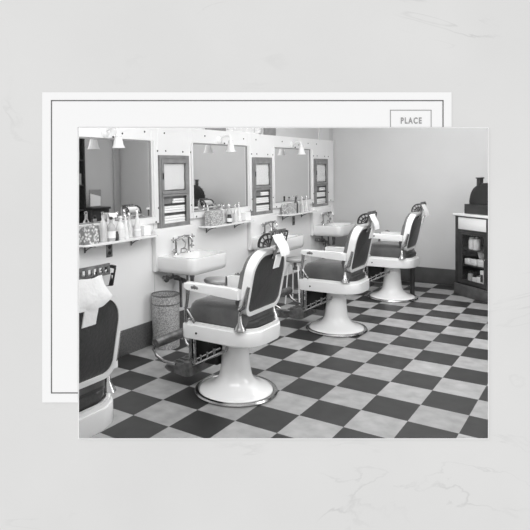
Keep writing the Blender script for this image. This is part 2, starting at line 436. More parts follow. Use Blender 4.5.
# ------------------------------------------------------------------ towel cabinets and the towels in them
def folded(name, x0, x1, y0, y1, z0, z1, layers, label, group, seed):
    b = MB(); rnd = random.Random(seed); h = (z1-z0)/layers
    for i in range(layers):
        dy = rnd.uniform(-.008, .008)
        b.box((x0, y0+abs(dy), z0+i*h), (x1+rnd.uniform(-.006, 0), y1-abs(dy), z0+(i+1)*h-.001), min(.008, h*.45), 2)
    return tag(b.build(name, 'cloth'), label, 'towel', group)
POS = ['nearest cabinet', 'middle cabinet', 'farthest cabinet']
for k in range(3):
    y0, y1 = CY_(k); yc = (y0+y1)/2; hw = (y1-y0)/2-.004; h = CZ[1]-CZ[0]; z0 = CZ[0]
    root = empty('towel_cabinet', (0, yc, z0), 0, ['nearest glazed wooden towel cabinet, right of the big mirror', 'middle glazed wooden towel cabinet, between the two farther mirrors', 'farthest glazed wooden towel cabinet, near the back corner'][k], 'cabinet', 'towel cabinets in the wall')
    b = MB(); b.box((.001, -hw, 0), (.006, hw, h)); b.box((.006, -hw, 0), (.036, -hw+.012, h)); b.box((.006, hw-.012, 0), (.036, hw, h)); b.box((.006, -hw+.012, 0), (.036, hw-.012, .012)); b.box((.006, -hw+.012, h-.012), (.036, hw-.012, h))
    b.build('carcass', 'wood', root, smooth=False)
    mt = Matrix(((0,0,1,0), (1,0,0,0), (0,1,0,0), (0,0,0,1)))
    r4 = lambda a, c, d, e: [(a, d), (c, d), (c, e), (a, e)]
    b = MB(); b.ring_plate(r4(-hw, hw, 0, h), r4(-hw+.024, hw-.024, .026, h-.03), .036, .046, mt); b.build('face_frame', 'wood', root, smooth=False)
    b = MB(); b.ring_plate(r4(-hw+.026, hw-.026, .33, h-.033), r4(-hw+.058, hw-.058, .358, h-.075), .036, .051, mt); d = b.build('upper_door', 'wood', root, smooth=False)
    b = MB(); b.box((.038, -hw+.055, .355), (.040, hw-.055, h-.072)); b.build('door_glass', 'glass', d, smooth=False)
    b = MB(); b.box((.051, -hw+.032, .47), (.058, -hw+.047, .53), .002); b.build('door_catch', 'darkmetal', d)
    b = MB(); b.ring_plate(r4(-hw+.026, hw-.026, .028, .325), r4(-hw+.052, hw-.052, .046, .305), .036, .049, mt); d = b.build('lower_door', 'wood', root, smooth=False)
    for zz in (.135, .225):
        b = MB(); b.box((.006, -hw+.012, zz), (.035, hw-.012, zz+.008)); b.build('shelf', 'darkwood', root, smooth=False)
    g = 'towels in the wall cabinets'
    b = MB(); b.sheet([(.012, z0+h-.085), (.017, z0+h-.15), (.014, z0+h-.22), (.02, z0+.42), (.016, z0+.365)], [(yc-hw+.062, yc+hw-.06), (yc-hw+.062, yc+hw-.06), (yc-hw+.065, yc+hw-.06), (yc-hw+.07, yc+hw-.062), (yc-hw+.07, yc+hw-.06)], .012, .003, k+40)
    tag(b.build('folded_sheet', 'cloth'), 'tall white folded sheet behind upper glass of the ' + POS[k], 'towel', g)
    folded('folded_towel', .007, .034, yc-hw+.055, yc+hw-.055, z0+.0125, z0+.118, 4, 'white folded towels on the bottom shelf of the ' + POS[k], g, k)
    folded('folded_towel', .007, .034, yc-hw+.055, yc+hw-.06, z0+.1435, z0+.212, 3, 'white folded towels on the middle shelf of the ' + POS[k], g, k+5)
    folded('folded_towel', .007, .034, yc-.02, yc+hw-.06, z0+.2335, z0+.28, 2, 'small white folded towel on the top shelf of the ' + POS[k], g, k+9)

# ------------------------------------------------------------------ wall sconces
def make_sconce():
    root = empty('wall_sconce')
    b = MB(); b.lathe([(.045, 0), (.045, .006), (.03, .014), (.018, .02)], axis='x', c=(PT, -.02, .03), seg=20); b.build('wall_plate', 'enamel', root)
    b = MB(); b.tube([(PT+.015, -.02, .03), (.07, -.02, .055), (.11, -.005, .07), (.15, 0, .065), (.163, 0, .04), (.163, 0, .005)], .009); b.build('arm', 'enamel', root)
    b = MB(); b.lathe([(.012, .0), (.012, .03), (.026, .026), (.028, -.002)], c=(.163, 0, -.01), seg=16); b.build('shade_holder', 'enamel', root)
    b = MB(); b.lathe([(.022, 0), (.031, -.012), (.037, -.04), (.043, -.07), (.056, -.094), (.051, -.094), (.039, -.07), (.032, -.04), (.025, -.012)], c=(.163, 0, -.012), seg=24, cap=False); b.build('lamp_shade', 'lampglass', root)
    b = MB(); b.lathe([(.006, -.015), (.015, -.035), (.02, -.055), (.013, -.072), (.002, -.078)], c=(.163, 0, -.01), seg=14); b.build('bulb', 'lampglass', root)
    b = MB(); b.lathe([(.007, 0), (.007, .012)], axis='x', c=(PT, .07, -.005), seg=8); b.build('switch_key', 'darkmetal', root)
    return root
sc0 = make_sconce()
for k in range(3):
    o = sc0 if k == 0 else copy_tree(sc0)
    o.location = (0, .085 + PITCH*k, 1.93)
    tag(o, ['white wall lamp with bell glass shade above the nearest mirror', 'white wall lamp with bell glass shade above the middle mirror', 'white wall lamp with bell glass shade above the farthest mirror'][k], 'wall lamp', 'wall lamps above the mirrors')

# ------------------------------------------------------------------ shelves
def rounded(x0, x1, y0, y1, r, corners=(1,1,1,1), n=6):
    pts = []
    for (cx, cy, a0), on in zip(((x1-r, y0+r, -PI/2), (x1-r, y1-r, 0), (x0+r, y1-r, PI/2), (x0+r, y0+r, PI)), corners):
        if on: pts += [(cx + r*math.cos(a0+PI/2*t/n), cy + r*math.sin(a0+PI/2*t/n)) for t in range(n+1)]
        else: pts.append((cx + r*math.sqrt(2)*math.cos(a0+PI/4), cy + r*math.sqrt(2)*math.sin(a0+PI/4)))
    return pts
ZS = 1.05
def make_shelf():
    root = empty('wall_shelf')
    b = MB(); b.prism(rounded(.002, .165, -.315, .63, .11, (1,1,0,0)), -.018, 0, .004); b.build('shelf_board', 'enamel', root)
    for y in (-.17, .38):
        b = MB(); b.tube([(.006, y, -.085), (.006, y, -.022)], .007); b.tube([(.006, y, -.025), (.13, y, -.025)], .006); b.tube([(.006, y, -.075), (.05, y, -.045), (.1, y, -.028)], .005); b.build('bracket', 'dullmetal', root)
    return root
sh0 = make_shelf()
for k in range(3):
    o = sh0 if k == 0 else copy_tree(sh0)
    o.location = (0, PITCH*k, ZS)
    tag(o, ['white shelf with rounded corner below the nearest mirror', 'white shelf with rounded corner below the middle mirror', 'white shelf with rounded corner below the farthest mirror'][k], 'shelf', 'shelves under the mirrors')

# ------------------------------------------------------------------ bottles and boxes on the shelves
PROF = {
 'tall': [(.026, 0), (.028, .01), (.028, .11), (.022, .135), (.011, .155), (.010, .185), (.013, .19), (.012, .205), (.004, .212)],
 'taper': [(.032, 0), (.033, .01), (.024, .09), (.016, .14), (.010, .165), (.010, .19), (.014, .195), (.010, .215), (.003, .225)],
 'round': [(.03, 0), (.034, .02), (.034, .085), (.024, .115), (.012, .13), (.011, .155), (.015, .16), (.013, .175)],
 'squat': [(.028, 0), (.03, .008), (.03, .075), (.024, .085), (.024, .10), (.02, .108)],
 'slim': [(.019, 0), (.02, .01), (.02, .10), (.012, .125), (.008, .14), (.008, .17), (.011, .175), (.006, .195)],
}
def bottle(kind, m, loc, s, label, group, stop='enamel', lab=None):
    pr = [(r*s, z*s) for r, z in PROF[kind]]
    b = MB(); b.lathe(pr[:-2], seg=16); o = b.build('bottle', m, None, loc)
    b = MB(); b.lathe([(pr[-3][0]*.95, pr[-3][1])] + pr[-2:], seg=12); b.build('stopper', stop, o)
    if lab:
        r = pr[1][0]+.0008; h = pr[2][1]
        b = MB(); b.lathe([(r, h*.25), (r, h*.85)], seg=16, cap=False) if kind != 'taper' else b.lathe([(.031*s, h*.2), (.0275*s, h*.7)], seg=16, cap=False); b.build('paper_label', lab, o)
    tag(o, label, 'bottle', group); return o
G = ['bottles on the nearest shelf', 'bottles on the middle shelf', 'bottles on the farthest shelf']
zt = ZS+.0005
ORD = ['first', 'second', 'third', 'fourth', 'fifth', 'sixth', 'seventh', 'eighth', 'ninth']
def row(k, items, where):
    for i, (kind, m, dy, x, s, lab, stop, desc) in enumerate(items):
        bottle(kind, m, (x, PITCH*k + dy, zt), s, '%s, %s bottle from the left on the %s' % (desc, ORD[i], where), G[k], stop, lab)
row(0, [
 ('slim', 'bottlegrey', -0.12, .05, .95, None, 'darkmetal', 'small grey bottle with dark cap'),
 ('tall', 'bottleclear', -0.064, .115, 1.18, None, 'chrome', 'tall clear bottle with pointed stopper'),
 ('squat', 'bottledark', -0.02, .06, 1.15, 'midlabel', 'darkmetal', 'short dark jar-like bottle'),
 ('round', 'bottlegrey', 0.03, .11, 1.15, 'white', 'darkmetal', 'grey bottle with pale label'),
 ('squat', 'bottledark', 0.065, .135, .7, None, 'darkmetal', 'small black bottle in front'),
 ('round', 'bottlepale', 0.135, .118, 1.15, 'paper', 'enamel', 'white round-shouldered bottle'),
 ('taper', 'bottlepale', 0.213, .10, .95, None, 'chrome', 'pale tapered bottle'),
 ('taper', 'bottleclear', 0.278, .085, 1.0, None, 'chrome', 'clear tapered bottle'),
 ('taper', 'bottlepale', 0.373, .09, 1.1, 'white', 'chrome', 'tall cone-shaped pale bottle'),
], 'nearest shelf')
row(1, [
 ('slim', 'bottlepale', -0.18, .037, 1.1, None, 'chrome', 'slim pale bottle behind the box'),
 ('tall', 'bottleclear', -0.03, .10, .95, None, 'chrome', 'clear bottle just right of the box'),
 ('tall', 'bottlepale', 0.04, .06, 1.05, None, 'chrome', 'pale bottle'),
 ('squat', 'bottledark', 0.095, .125, .9, 'white', 'darkmetal', 'squat dark bottle with white label'),
 ('round', 'bottlegrey', 0.155, .08, 1.15, None, 'enamel', 'grey round-shouldered bottle'),
 ('taper', 'bottleclear', 0.276, .09, .9, None, 'chrome', 'clear tapered bottle'),
 ('taper', 'bottlepale', 0.36, .08, .95, 'white', 'chrome', 'pale tapered bottle near the shelf end'),
], 'middle shelf')
row(2, [
 ('tall', 'bottledark', 0.03, .10, 1.05, None, 'darkmetal', 'dark tall bottle next to the box'),
 ('tall', 'bottleclear', 0.11, .07, 1.0, None, 'chrome', 'clear tall bottle'),
 ('slim', 'bottlegrey', 0.165, .11, .9, None, 'chrome', 'slim grey bottle'),
 ('taper', 'bottlepale', 0.25, .08, .95, None, 'chrome', 'pale tapered bottle'),
 ('taper', 'bottleclear', 0.37, .09, 1.0, None, 'chrome', 'clear tapered bottle near the shelf end'),
], 'farthest shelf')
def carton(name, lo, hi, m, label, cat, lidm=None):
    b = MB(); b.box(lo, hi, .003, 1); o = b.build(name, m); tag(o, label, cat)
    if lidm:
        b = MB(); b.box((lo[0]-.002, lo[1]-.002, hi[2]-.03), (hi[0]+.002, hi[1]+.002, hi[2]+.004), .003, 1); b.build('lid', lidm, o)
    return o
carton('tin_box', (.035, -.29, zt), (.135, -.13, zt+.145), 'tin', 'patterned tin box at the left end of the nearest shelf', 'box')
carton('tin_box', (.065, PITCH-.28, zt), (.15, PITCH-.06, zt+.15), 'tin2', 'patterned tin box at the left end of the middle shelf', 'box', 'tin2')
carton('tin_box', (.04, 2*PITCH-.26, zt), (.14, 2*PITCH-.03, zt+.135), 'tin2', 'patterned tin box at the left end of the farthest shelf', 'box')
carton('white_box', (.03, .44, zt), (.11, .53, zt+.09), 'white', 'small white box at the right end of the nearest shelf', 'box')
carton('white_box', (.03, PITCH+.46, zt), (.11, PITCH+.57, zt+.09), 'white', 'small white box at the right end of the middle shelf', 'box')
b = MB(); b.sheet([(.030, 1.051), (.030, 1.205), (.034, 1.26), (.044, 1.275), (.056, 1.265), (.06, 1.235)], [(.06, .15)]*6, .004, .002, 3)
tag(b.build('folded_cloth', 'cloth'), 'white cloth draped upright behind bottles on the nearest shelf', 'cloth')

# ------------------------------------------------------------------ electrical outlets
for k, y, z in ((0, .107, .955), (2, 3.56, .935)):
    root = empty('electrical_outlet', (.001, y, z), 0, ['dark outlet plate under the nearest shelf', 'dark outlet plate under the farthest shelf'][0 if k == 0 else 1], 'outlet', 'outlet plates under the shelves')
    b = MB(); b.box((0, -.035, -.06), (.006, .035, .06), .002); b.build('cover_plate', 'dullmetal', root)
    for zz in (-.025, .025):
        b = MB(); b.lathe([(.016, .006), (.015, .011)], axis='x', c=(0, 0, zz), seg=14); b.build('socket', 'black', root)

# ------------------------------------------------------------------ sinks
def make_sink():
    root = empty('wall_sink')
    # outer bowl with a hollow basin
    b = MB(); x1 = .455; hw = .30; zr = .825; zb = .672
    outer = rounded(.004, x1, -hw, hw, .06, (1,1,0,0)); 
    def grow(ps, s, c=(.22, 0)): return [((x-c[0])*s+c[0], (y-c[1])*s+c[1]) for x, y in ps]
    def ringv(ps, z): return [b.bm.verts.new((max(x, .004), y, z)) for x, y in ps]
    rs = [ringv(grow(outer, .88), zb), ringv(grow(outer, .97), zb+.015), ringv(outer, zb+.06), ringv(outer, zr-.008), ringv(grow(outer, .985), zr)]
    inner = rounded(.13, .42, -.215, .215, .06, (1,1,1,1))
    # match counts: resample both outlines by angle
    def resample(ps, n, c):
        out = []; m = len(ps)
        for k in range(n):
            a = 2*PI*k/n; d = Vector((math.cos(a), math.sin(a))); best = None
            for i in range(m):
                p, q = Vector(ps[i]), Vector(ps[(i+1) % m]); e = q-p; r = Vector(c)
                den = d.x*e.y - d.y*e.x
                if abs(den) < 1e-9: continue
                w = p-r; t = (w.x*e.y - w.y*e.x)/den; u = (w.x*d.y - w.y*d.x)/den
                if t > 0 and -1e-6 <= u <= 1+1e-6: best = t if best is None else max(best, t)
            out.append((c[0]+d.x*best, c[1]+d.y*best))
        return out
    b.bm.free(); b = MB(); n = 48; c = (.26, 0)
    O = resample(outer, n, c); I = resample(inner, n, c)
    def rr(ps, z, s=1): return [b.bm.verts.new((max((x-c[0])*s+c[0], .004), (y-c[1])*s+c[1], z)) for x, y in ps]
    rs = [rr(O, zb, .86), rr(O, zb+.012, .95), rr(O, zb+.05, .995), rr(O, zr-.012), rr(O, zr, .985), rr(I, zr-.002, 1.0), rr(I, zr-.03, .95), rr(I, zb+.04, .75), rr(I, zb+.025, .3)]
    for a, d in zip(rs, rs[1:]):
        for k in range(n): b.bm.faces.new([a[k], a[(k+1) % n], d[(k+1) % n], d[k]])
    b.bm.faces.new(rs[0][::-1]); b.bm.faces.new(rs[-1])
    b.build('basin', 'enamel2', root, ang=50)
    b = MB(); b.prism(rounded(-hw-.03, hw, .685, 1.085, .03, (0,1,1,0)), .004, .05, .006, mtx=Matrix(((0,0,1,0), (1,0,0,0), (0,1,0,0), (0,0,0,1)))); b.build('splash_back', 'enamel2', root)
    # faucet: two valves with cross handles, spout bar and hose loop
    fz = zr; f = MB()
    for y in (-.09, .11): f.tube([(.10, y, fz-.004), (.10, y, fz+.02), (.10, y, fz+.15)], .010); f.lathe([(.024, 0), (.02, .012)], c=(.10, y, fz-.003), seg=14)
    f.tube([(.10, -.09, fz+.135), (.115, -.03, fz+.15), (.12, .02, fz+.168), (.115, .07, fz+.158), (.10, .11, fz+.15)], .011)
    f.tube([(.05, .01, fz+.15), (.12, .01, fz+.163)], .012)
    f.build('faucet_body', 'chrome', root)
    b = MB(); b.tube([(.12, .02, fz+.165), (.17, .03, fz+.17), (.20, .03, fz+.14), (.205, .03, fz+.11)], .011); b.build('spout', 'chrome', root)
    for y, z in ((.17, fz+.15), (.16, fz+.06), (-.13, fz+.14), (-.12, fz+.03)):
        b = MB(); yy = .11 if y > 0 else -.09
        b.tube([(.10, yy, z), (.10, y, z)], .007); b.tube([(.075, y, z), (.125, y, z)], .007); b.tube([(.10, y, z-.025), (.10, y, z+.025)], .007); b.build('cross_handle', 'chrome', root)
    b = MB(); b.tube([(.12, -.03, fz+.15), (.14, .01, fz+.1), (.15, -.02, fz+.05), (.155, -.08, fz+.055), (.155, -.085, fz+.02), (.155, -.02, fz+.012), (.15, .02, fz+.035), (.145, -.03, fz+.06)], .006); b.build('spray_hose', 'chrome', root)
    # plumbing below
    b = MB(); b.lathe([(.05, .672), (.05, .660), (.024, .652), (.024, .60)], c=(.22, 0, 0), seg=16); b.tube([(.22, 0, .60), (.22, 0, .54), (.19, 0, .50), (.14, 0, .51), (.12, 0, .56), (.06, 0, .57), (.004, 0, .57)], .02, 10); b.build('drain_pipe', 'dullmetal', root)
    b = MB(); b.tube([(.02, -.2, .61), (.10, -.2, .61), (.10, -.1, .61), (.10, -.06, .60), (.10, -.03, .55), (.10, -.03, .40), (.10, -.03, .30)], .014); b.tube([(.10, -.14, .61), (.10, -.14, .70)], .01); b.tube([(.10, .08, .70), (.10, .08, .55), (.02, .08, .51)], .011); b.build('supply_pipe', 'dullmetal', root)
    b = MB(); b.lathe([(.03, -.01), (.034, 0), (.03, .01)], axis='x', c=(.10, -.24, .61), seg=12); b.tube([(.10, -.24, .61), (.10, -.2, .61)], .012); b.build('stop_valve', 'dullmetal', root)
    return root
sk0 = make_sink()
for k in range(3):
    o = sk0 if k == 0 else copy_tree(sk0)
    o.location = (0, .99 + PITCH*k, 0)
    tag(o, ['white porcelain wall sink with nickel taps beside the wastebasket, nearest', 'white porcelain wall sink behind the towel-draped chair, middle one', 'white porcelain wall sink nearest the back wall'][k], 'sink', 'sinks along the left wall')

# ------------------------------------------------------------------ stools
def make_stool():
    root = empty('wash_stool')
    b = MB(); b.lathe([(.06, .51), (.115, .515), (.13, .53), (.132, .545), (.122, .556), (.02, .558)], seg=28); b.build('stool_seat', 'stool', root)
    b = MB(); b.lathe([(.02, .43), (.02, .51)], seg=12); b.lathe([(.035, .415), (.035, .435)], seg=12); b.build('stool_post', 'dullmetal', root)
    for a in range(4):
        t = PI/4 + a*PI/2; c, s = math.cos(t), math.sin(t)
        b = MB(); b.tube([(.03*c, .03*s, .465), (.065*c, .065*s, .50), (.09*c, .09*s, .465), (.11*c, .11*s, .28), (.135*c, .135*s, 0)], .009); b.build('leg', 'enamel', root)
    b = MB(); b.tube([(.122*math.cos(2*PI*i/24), .122*math.sin(2*PI*i/24), .15) for i in range(24)], .007, close=True); b.build('foot_ring', 'dullmetal', root)
    return root
st0 = make_stool()
for k in range(3):
    o = st0 if k == 0 else copy_tree(st0)
    o.location = ((.33, 1.25, 0), (.40, 2.82, 0), (.62, 4.42, 0))[k]
    tag(o, ['round grey stool beside the nearest sink', 'round grey stool with white bent legs beside the middle sink', 'round grey stool beside the farthest sink'][k], 'stool', 'stools by the sinks')

# ------------------------------------------------------------------ wastebasket
root = empty('wastebasket', (.152, .665, 0), 0, 'tall cylindrical mottled metal wastebasket under the nearest sink', 'bin')
b = MB(); b.lathe([(.122, 0), (.126, .01), (.128, .485), (.124, .485), (.121, .02), (.02, .016)], seg=32); b.build('bin_body', 'bin', root)
b = MB(); b.lathe([(.126, .48), (.131, .483), (.131, .493), (.124, .493), (.124, .483)], seg=32, cap=False); b.lathe([(.1255, .40), (.1305, .403), (.1305, .409), (.1255, .412)], seg=32, cap=False); b.build('bin_rim', 'dullmetal', root)

# ------------------------------------------------------------------ barber chairs (local axes: the chair faces -x)
def seat_outline(x0, x1, hw, rf, rb, n=8):
    pts = []
    for cx, cy, a0, r in ((x1-rb, -hw+rb, -PI/2, rb), (x1-rb, hw-rb, 0, rb), (x0+rf, hw-rf, PI/2, rf), (x0+rf, -hw+rf, PI, rf)):
        pts += [(cx + r*math.cos(a0+PI/2*t/n), cy + r*math.sin(a0+PI/2*t/n)) for t in range(n+1)]
    return pts
def arch_outline(hw, z0, z1, rt, rb, n=8):
    pts = []
    for cx, cy, a0, r in ((hw-rb, z0+rb, -PI/2, rb), (hw-rt, z1-rt, 0, rt), (-hw+rt, z1-rt, PI/2, rt), (-hw+rb, z0+rb, PI, rb)):
        pts += [(cx + r*math.cos(a0+PI/2*t/n), cy + r*math.sin(a0+PI/2*t/n)) for t in range(n+1)]
    return pts
def make_chair():
    root = empty('barber_chair')
    b = MB(); b.lathe([(.285, 0), (.308, .002), (.314, .012), (.306, .024), (.286, .026), (.28, .012)], seg=56, cap=False); b.build('base_ring', 'chrome', root)
    b = MB(); b.lathe([(.28, .004), (.276, .022), (.262, .034), (.235, .043), (.195, .057), (.160, .078), (.136, .104), (.122, .135), (.114, .18), (.107, .25), (.101, .34), (.103, .345), (.103, .352), (.097, .356), (.097, .372), (.092, .378), (.092, .43)], seg=48)
    b.build('pedestal', 'enamel', root, ang=25)
    # white apron that carries the seat
    b = MB(); out = seat_outline(-.31, .31, .26, .035, .17)
    inn = seat_outline(-.28, .28, .23, .03, .15)
    b.prism(out, .428, .53, .007, 2); b.ring_plate(seat_outline(-.30, .30, .25, .035, .165), inn, .528, .552)
    ap = b.build('seat_apron', 'enamel', root, ang=40)
    b = MB(); b.lathe([(.008, 0), (.008, .006)], axis='y', c=(-.17, -.266, .475), seg=10); b.build('bolt', 'darkmetal', ap)
    # seat cushion
    b = MB(); n = 44; c = (-.04, 0)
    so = seat_outline(-.275, .22, .215, .06, .06, 10); n = len(so)
    lv = [(1.0, .545), (1.03, .58), (1.03, .635), (.985, .668), (.9, .69), (.7, .703), (.35, .708)]
    rings = [[b.bm.verts.new(((x-c[0])*s+c[0], (y-c[1])*s+c[1], z)) for x, y in so] for s, z in lv]
    for a, d in zip(rings, rings[1:]):
        for k in range(n): b.bm.faces.new([a[k], a[(k+1) % n], d[(k+1) % n], d[k]])
    b.bm.faces.new(rings[0][::-1]); b.bm.faces.new(rings[-1]); b.build('seat', 'leather_seat', root, ang=60)
    b = MB(); b.prism(seat_outline(.10, .27, .21, .03, .12), .545, .60, .012); b.build('rear_pad', 'leather', root)
    # back: leather pad in front, white rim, dark rear panel; tilted about its foot
    th = math.radians(12); px, pz = .218, .655
    B = Matrix(((0, math.sin(th), math.cos(th), px), (1, 0, 0, 0), (0, math.cos(th), -math.sin(th), pz), (0,0,0,1)))   # (y, up, out) -> chair
    H = .435
    b = MB(); b.prism(arch_outline(.232, .0, H, .15, .06), -.078, -.012, .025, 3, B); bk = b.build('backrest', 'leather_side', root, ang=60)
    b = MB(); b.ring_plate(arch_outline(.242, -.012, H+.012, .16, .075), arch_outline(.218, .018, H-.012, .137, .055), -.04, .026, B); b.build('back_frame', 'enamel', bk)
    b = MB(); b.prism(arch_outline(.22, .016, H-.01, .139, .057), -.01, .021, .006, 2, B); b.build('back_panel', 'leather', bk)
    # small pale maker's scroll low on the back panel
    b = MB(); pts = [(-.13 + .1*t/14, .075 + .008*math.sin(t*1.7) + .02*t/14, .018) for t in range(15)]
    b.tube([B @ Vector(p) for p in pts], .003, 6); b.build('scroll_emblem', 'midlabel', bk)
    # hinge brackets between apron and back
    for s in (-1, 1):
        b = MB(); b.lathe([(.045, .55), (.038, .565), (.018, .60), (.012, .65), (.006, .665)], c=(.195, s*.236, 0), seg=14); b.build('hinge_bracket', 'chrome', root)
        b = MB(); b.tube([(.2, s*.24, .69), (.235, s*.245, .72), (.258, s*.247, .80), (.275, s*.247, .86)], [.02, .022, .016, .012], 10); b.tube([(.195, s*.238, .65), (.21, s*.24, .70)], .012); b.build('back_stay', 'chrome', root)
    # arms (near -y arm is a slim white bar; the +y arm has a deep white side)
    for s in (-1, 1):
        y0, y1 = s*.265-.028, s*.265+.028
        b = MB()
        side = [(-.257, .842), (-.222, .85), (.16, .845), (.215, .838), (.215, .768), (.16, .77), (-.222, .795), (-.257, .80)]
        if s == 1: side = [(-.225, .812), (-.19, .818), (.17, .818), (.22, .81), (.22, .66), (-.20, .66), (-.225, .68)]
        b.prism(side, y0, y1, .008, 2, Matrix(((1,0,0,0), (0,0,1,0), (0,1,0,0), (0,0,0,1))))
        arm = b.build('armrest', 'enamel', root, ang=40)
        b = MB()
        yy = y0-.002 if s == -1 else y1+.002
        for dx, dz, r in ((-.022, 0, .012), (0, .004, .016), (.022, 0, .012)): b.lathe([(r, -.002), (r*.6, .003), (r*.2, .004)] if s == 1 else [(r, .002), (r*.6, -.003), (r*.2, -.004)], axis='y', c=(-.155+dx, yy, .818+dz), seg=10)
        b.build('floral_emblem', 'dullmetal', arm)
        b = MB(); b.tube([(-.265, s*.25, .545), (-.27, s*.255, .62), (-.25, s*.258, .72), (-.24, s*.262, .80)], [.016, .012, .014, .018], 10); b.tube([(-.19, s*.25, .548), (-.275, s*.253, .655)], .011); b.build('arm_post', 'chrome', root)
    # headrest: post, slotted half drum, rear bar
    b = MB(); b.tube([(.325, 0, 1.03), (.36, 0, 1.10), (.378, 0, 1.20)], .014); b.box((.374, -.022, 1.13), (.384, .022, 1.21), .003); hp = b.build('headrest_post', 'chrome', root)
    hx, hz, hr = .37, 1.13, .095
    hd = empty('headrest'); hd.parent = root
    for s in (-1, 1):
        b = MB(); n = 16
        arc = [(hx + hr*math.cos(PI*(.42+.62*t/n)), hz + hr*math.sin(PI*(.42+.62*t/n))) for t in range(n+1)]
        arc2 = [(hx + (hr-.014)*math.cos(PI*(.42+.62*t/n)), hz + (hr-.014)*math.sin(PI*(.42+.62*t/n))) for t in range(n+1)]
        y0, y1 = s*.115-.006, s*.115+.006
        mt = Matrix(((1,0,0,0), (0,0,1,0), (0,1,0,0), (0,0,0,1)))
        b.prism(arc + arc2[::-1], y0, y1, mtx=mt)
        for t in range(0, n+1, 4):   # spokes
            a = PI*(.42+.62*t/n); b.tube([(hx, s*.115, hz), (hx + (hr-.01)*math.cos(a), s*.115, hz + (hr-.01)*math.sin(a))], .005, 6)
        b.tube([(hx + hr*.55*math.cos(PI*(.42+.62*t/n)), s*.115, hz + hr*.55*math.sin(PI*(.42+.62*t/n))) for t in range(n+1)], .006, 6)
        b.build('slotted_end', 'darkmetal', hd)
    b = MB(); n = 14
    arc = [(hx + (hr-.02)*math.cos(PI*(.45+.52*t/n)), hz + (hr-.02)*math.sin(PI*(.45+.52*t/n))) for t in range(n+1)] + [(hx-.01, hz)]
    b.prism(arc, -.105, .105, .006, 2, Matrix(((1,0,0,0), (0,0,1,0), (0,1,0,0), (0,0,0,1)))); b.build('head_pad', 'padgrey', hd)
    b = MB()   # rear bar with a row of square slots
    z0, z1 = 1.188, 1.24; x0, x1 = .384, .392; ys = [-.125 + .20*i/6 for i in range(7)]
    b.box((x0, -.131, z0), (x1, .081, z0+.012)); b.box((x0, -.131, z1-.014), (x1, .081, z1))
    for y in ys: b.box((x0, y-.006, z0+.01), (x1, y+.006, z1-.012))
    b.build('slotted_bar', 'dullmetal', hd)
    # footrest
    fr = empty('footrest'); fr.parent = root
    b = MB(); b.tube([(-.632, -.19, .305), (-.632, -.18, .305), (-.632, .18, .305), (-.632, .19, .305)], [.034, .04, .04, .034], 14); b.build('calf_roller', 'dullmetal', fr)
    for s in (-1, 1):
        b = MB(); b.tube([(-.632, s*.19, .30), (-.645, s*.195, .255), (-.615, s*.19, .21), (-.55, s*.18, .175), (-.45, s*.165, .165)], .012, 8); b.build('loop_arm', 'chrome', fr)
        b = MB(); b.tube([(-.33, s*.13, .155), (0, s*.13, .34), (.0, s*.11, .36)], .012, 6); b.tube([(-.30, s*.13, .21), (-.05, s*.13, .35)], .008, 6)
        for t in (.15, .35, .55, .75): b.tube([(-.33+.3*t, s*.13, .165+.17*t), (-.33+.3*t, s*.13, .215+.17*t)], .012, 6)
        b.build('slide_rail', 'chrome', fr)
        b = MB(); b.box((-.335, s*.13-.012, .16), (-.305, s*.13+.012, .43), .003); b.box((-.285, s*.13-.008, .2), (-.265, s*.13+.008, .43), .003); b.build('hanger_post', 'chrome', fr)
    b = MB(); b.box((-.30, -.10, .20), (-.10, .10, .42), .01); b.build('slide_housing', 'blackmatte', fr)
    b = MB(); b.prism([(-.56, .125), (-.54, .15), (-.40, .155), (-.36, .20), (-.31, .205), (-.30, .10), (-.36, .085), (-.52, .10)], -.175, .175, .01, 2, Matrix(((1,0,0,0), (0,0,1,0), (0,1,0,0), (0,0,0,1)))); fp = b.build('foot_plate', 'dullmetal', fr)
    b = MB()
    for y in (-.12, -.06, 0, .06, .12): b.box((-.53, y-.008, .151), (-.41, y+.008, .160), .002, 1)
    b.build('tread_rib', 'dullmetal', fp)
    return root
ch0 = make_chair()
SC = .975
CH = [((1.293, -1.60, 0), 0, 'barber chair cut off at the left edge, seen from behind'),
      ((1.272, .12, 0), 0, 'large white and black barber chair in front, facing the nearest sink'),
      ((1.245, 2.04, 0), 0, 'middle barber chair of the row, partly behind the front one'),
      ((1.27, 3.745, 0), 0, 'farthest barber chair, nearest the back wall')]
for i, (loc, rz, lab) in enumerate(CH):
    o = ch0 if i == 0 else copy_tree(ch0)
    o.location = loc; o.rotation_euler = (0, 0, rz); o.scale = (SC, SC, SC); tag(o, lab, 'barber chair', 'barber chairs in a row')
b = MB(); b.tube([(.17, .10, .43), (.20, .14, .41), (.205, .16, .36), (.205, .165, .02)], [.018, .022, .03, .03], 8); b.build('pump_lever', 'darkmetal', o)
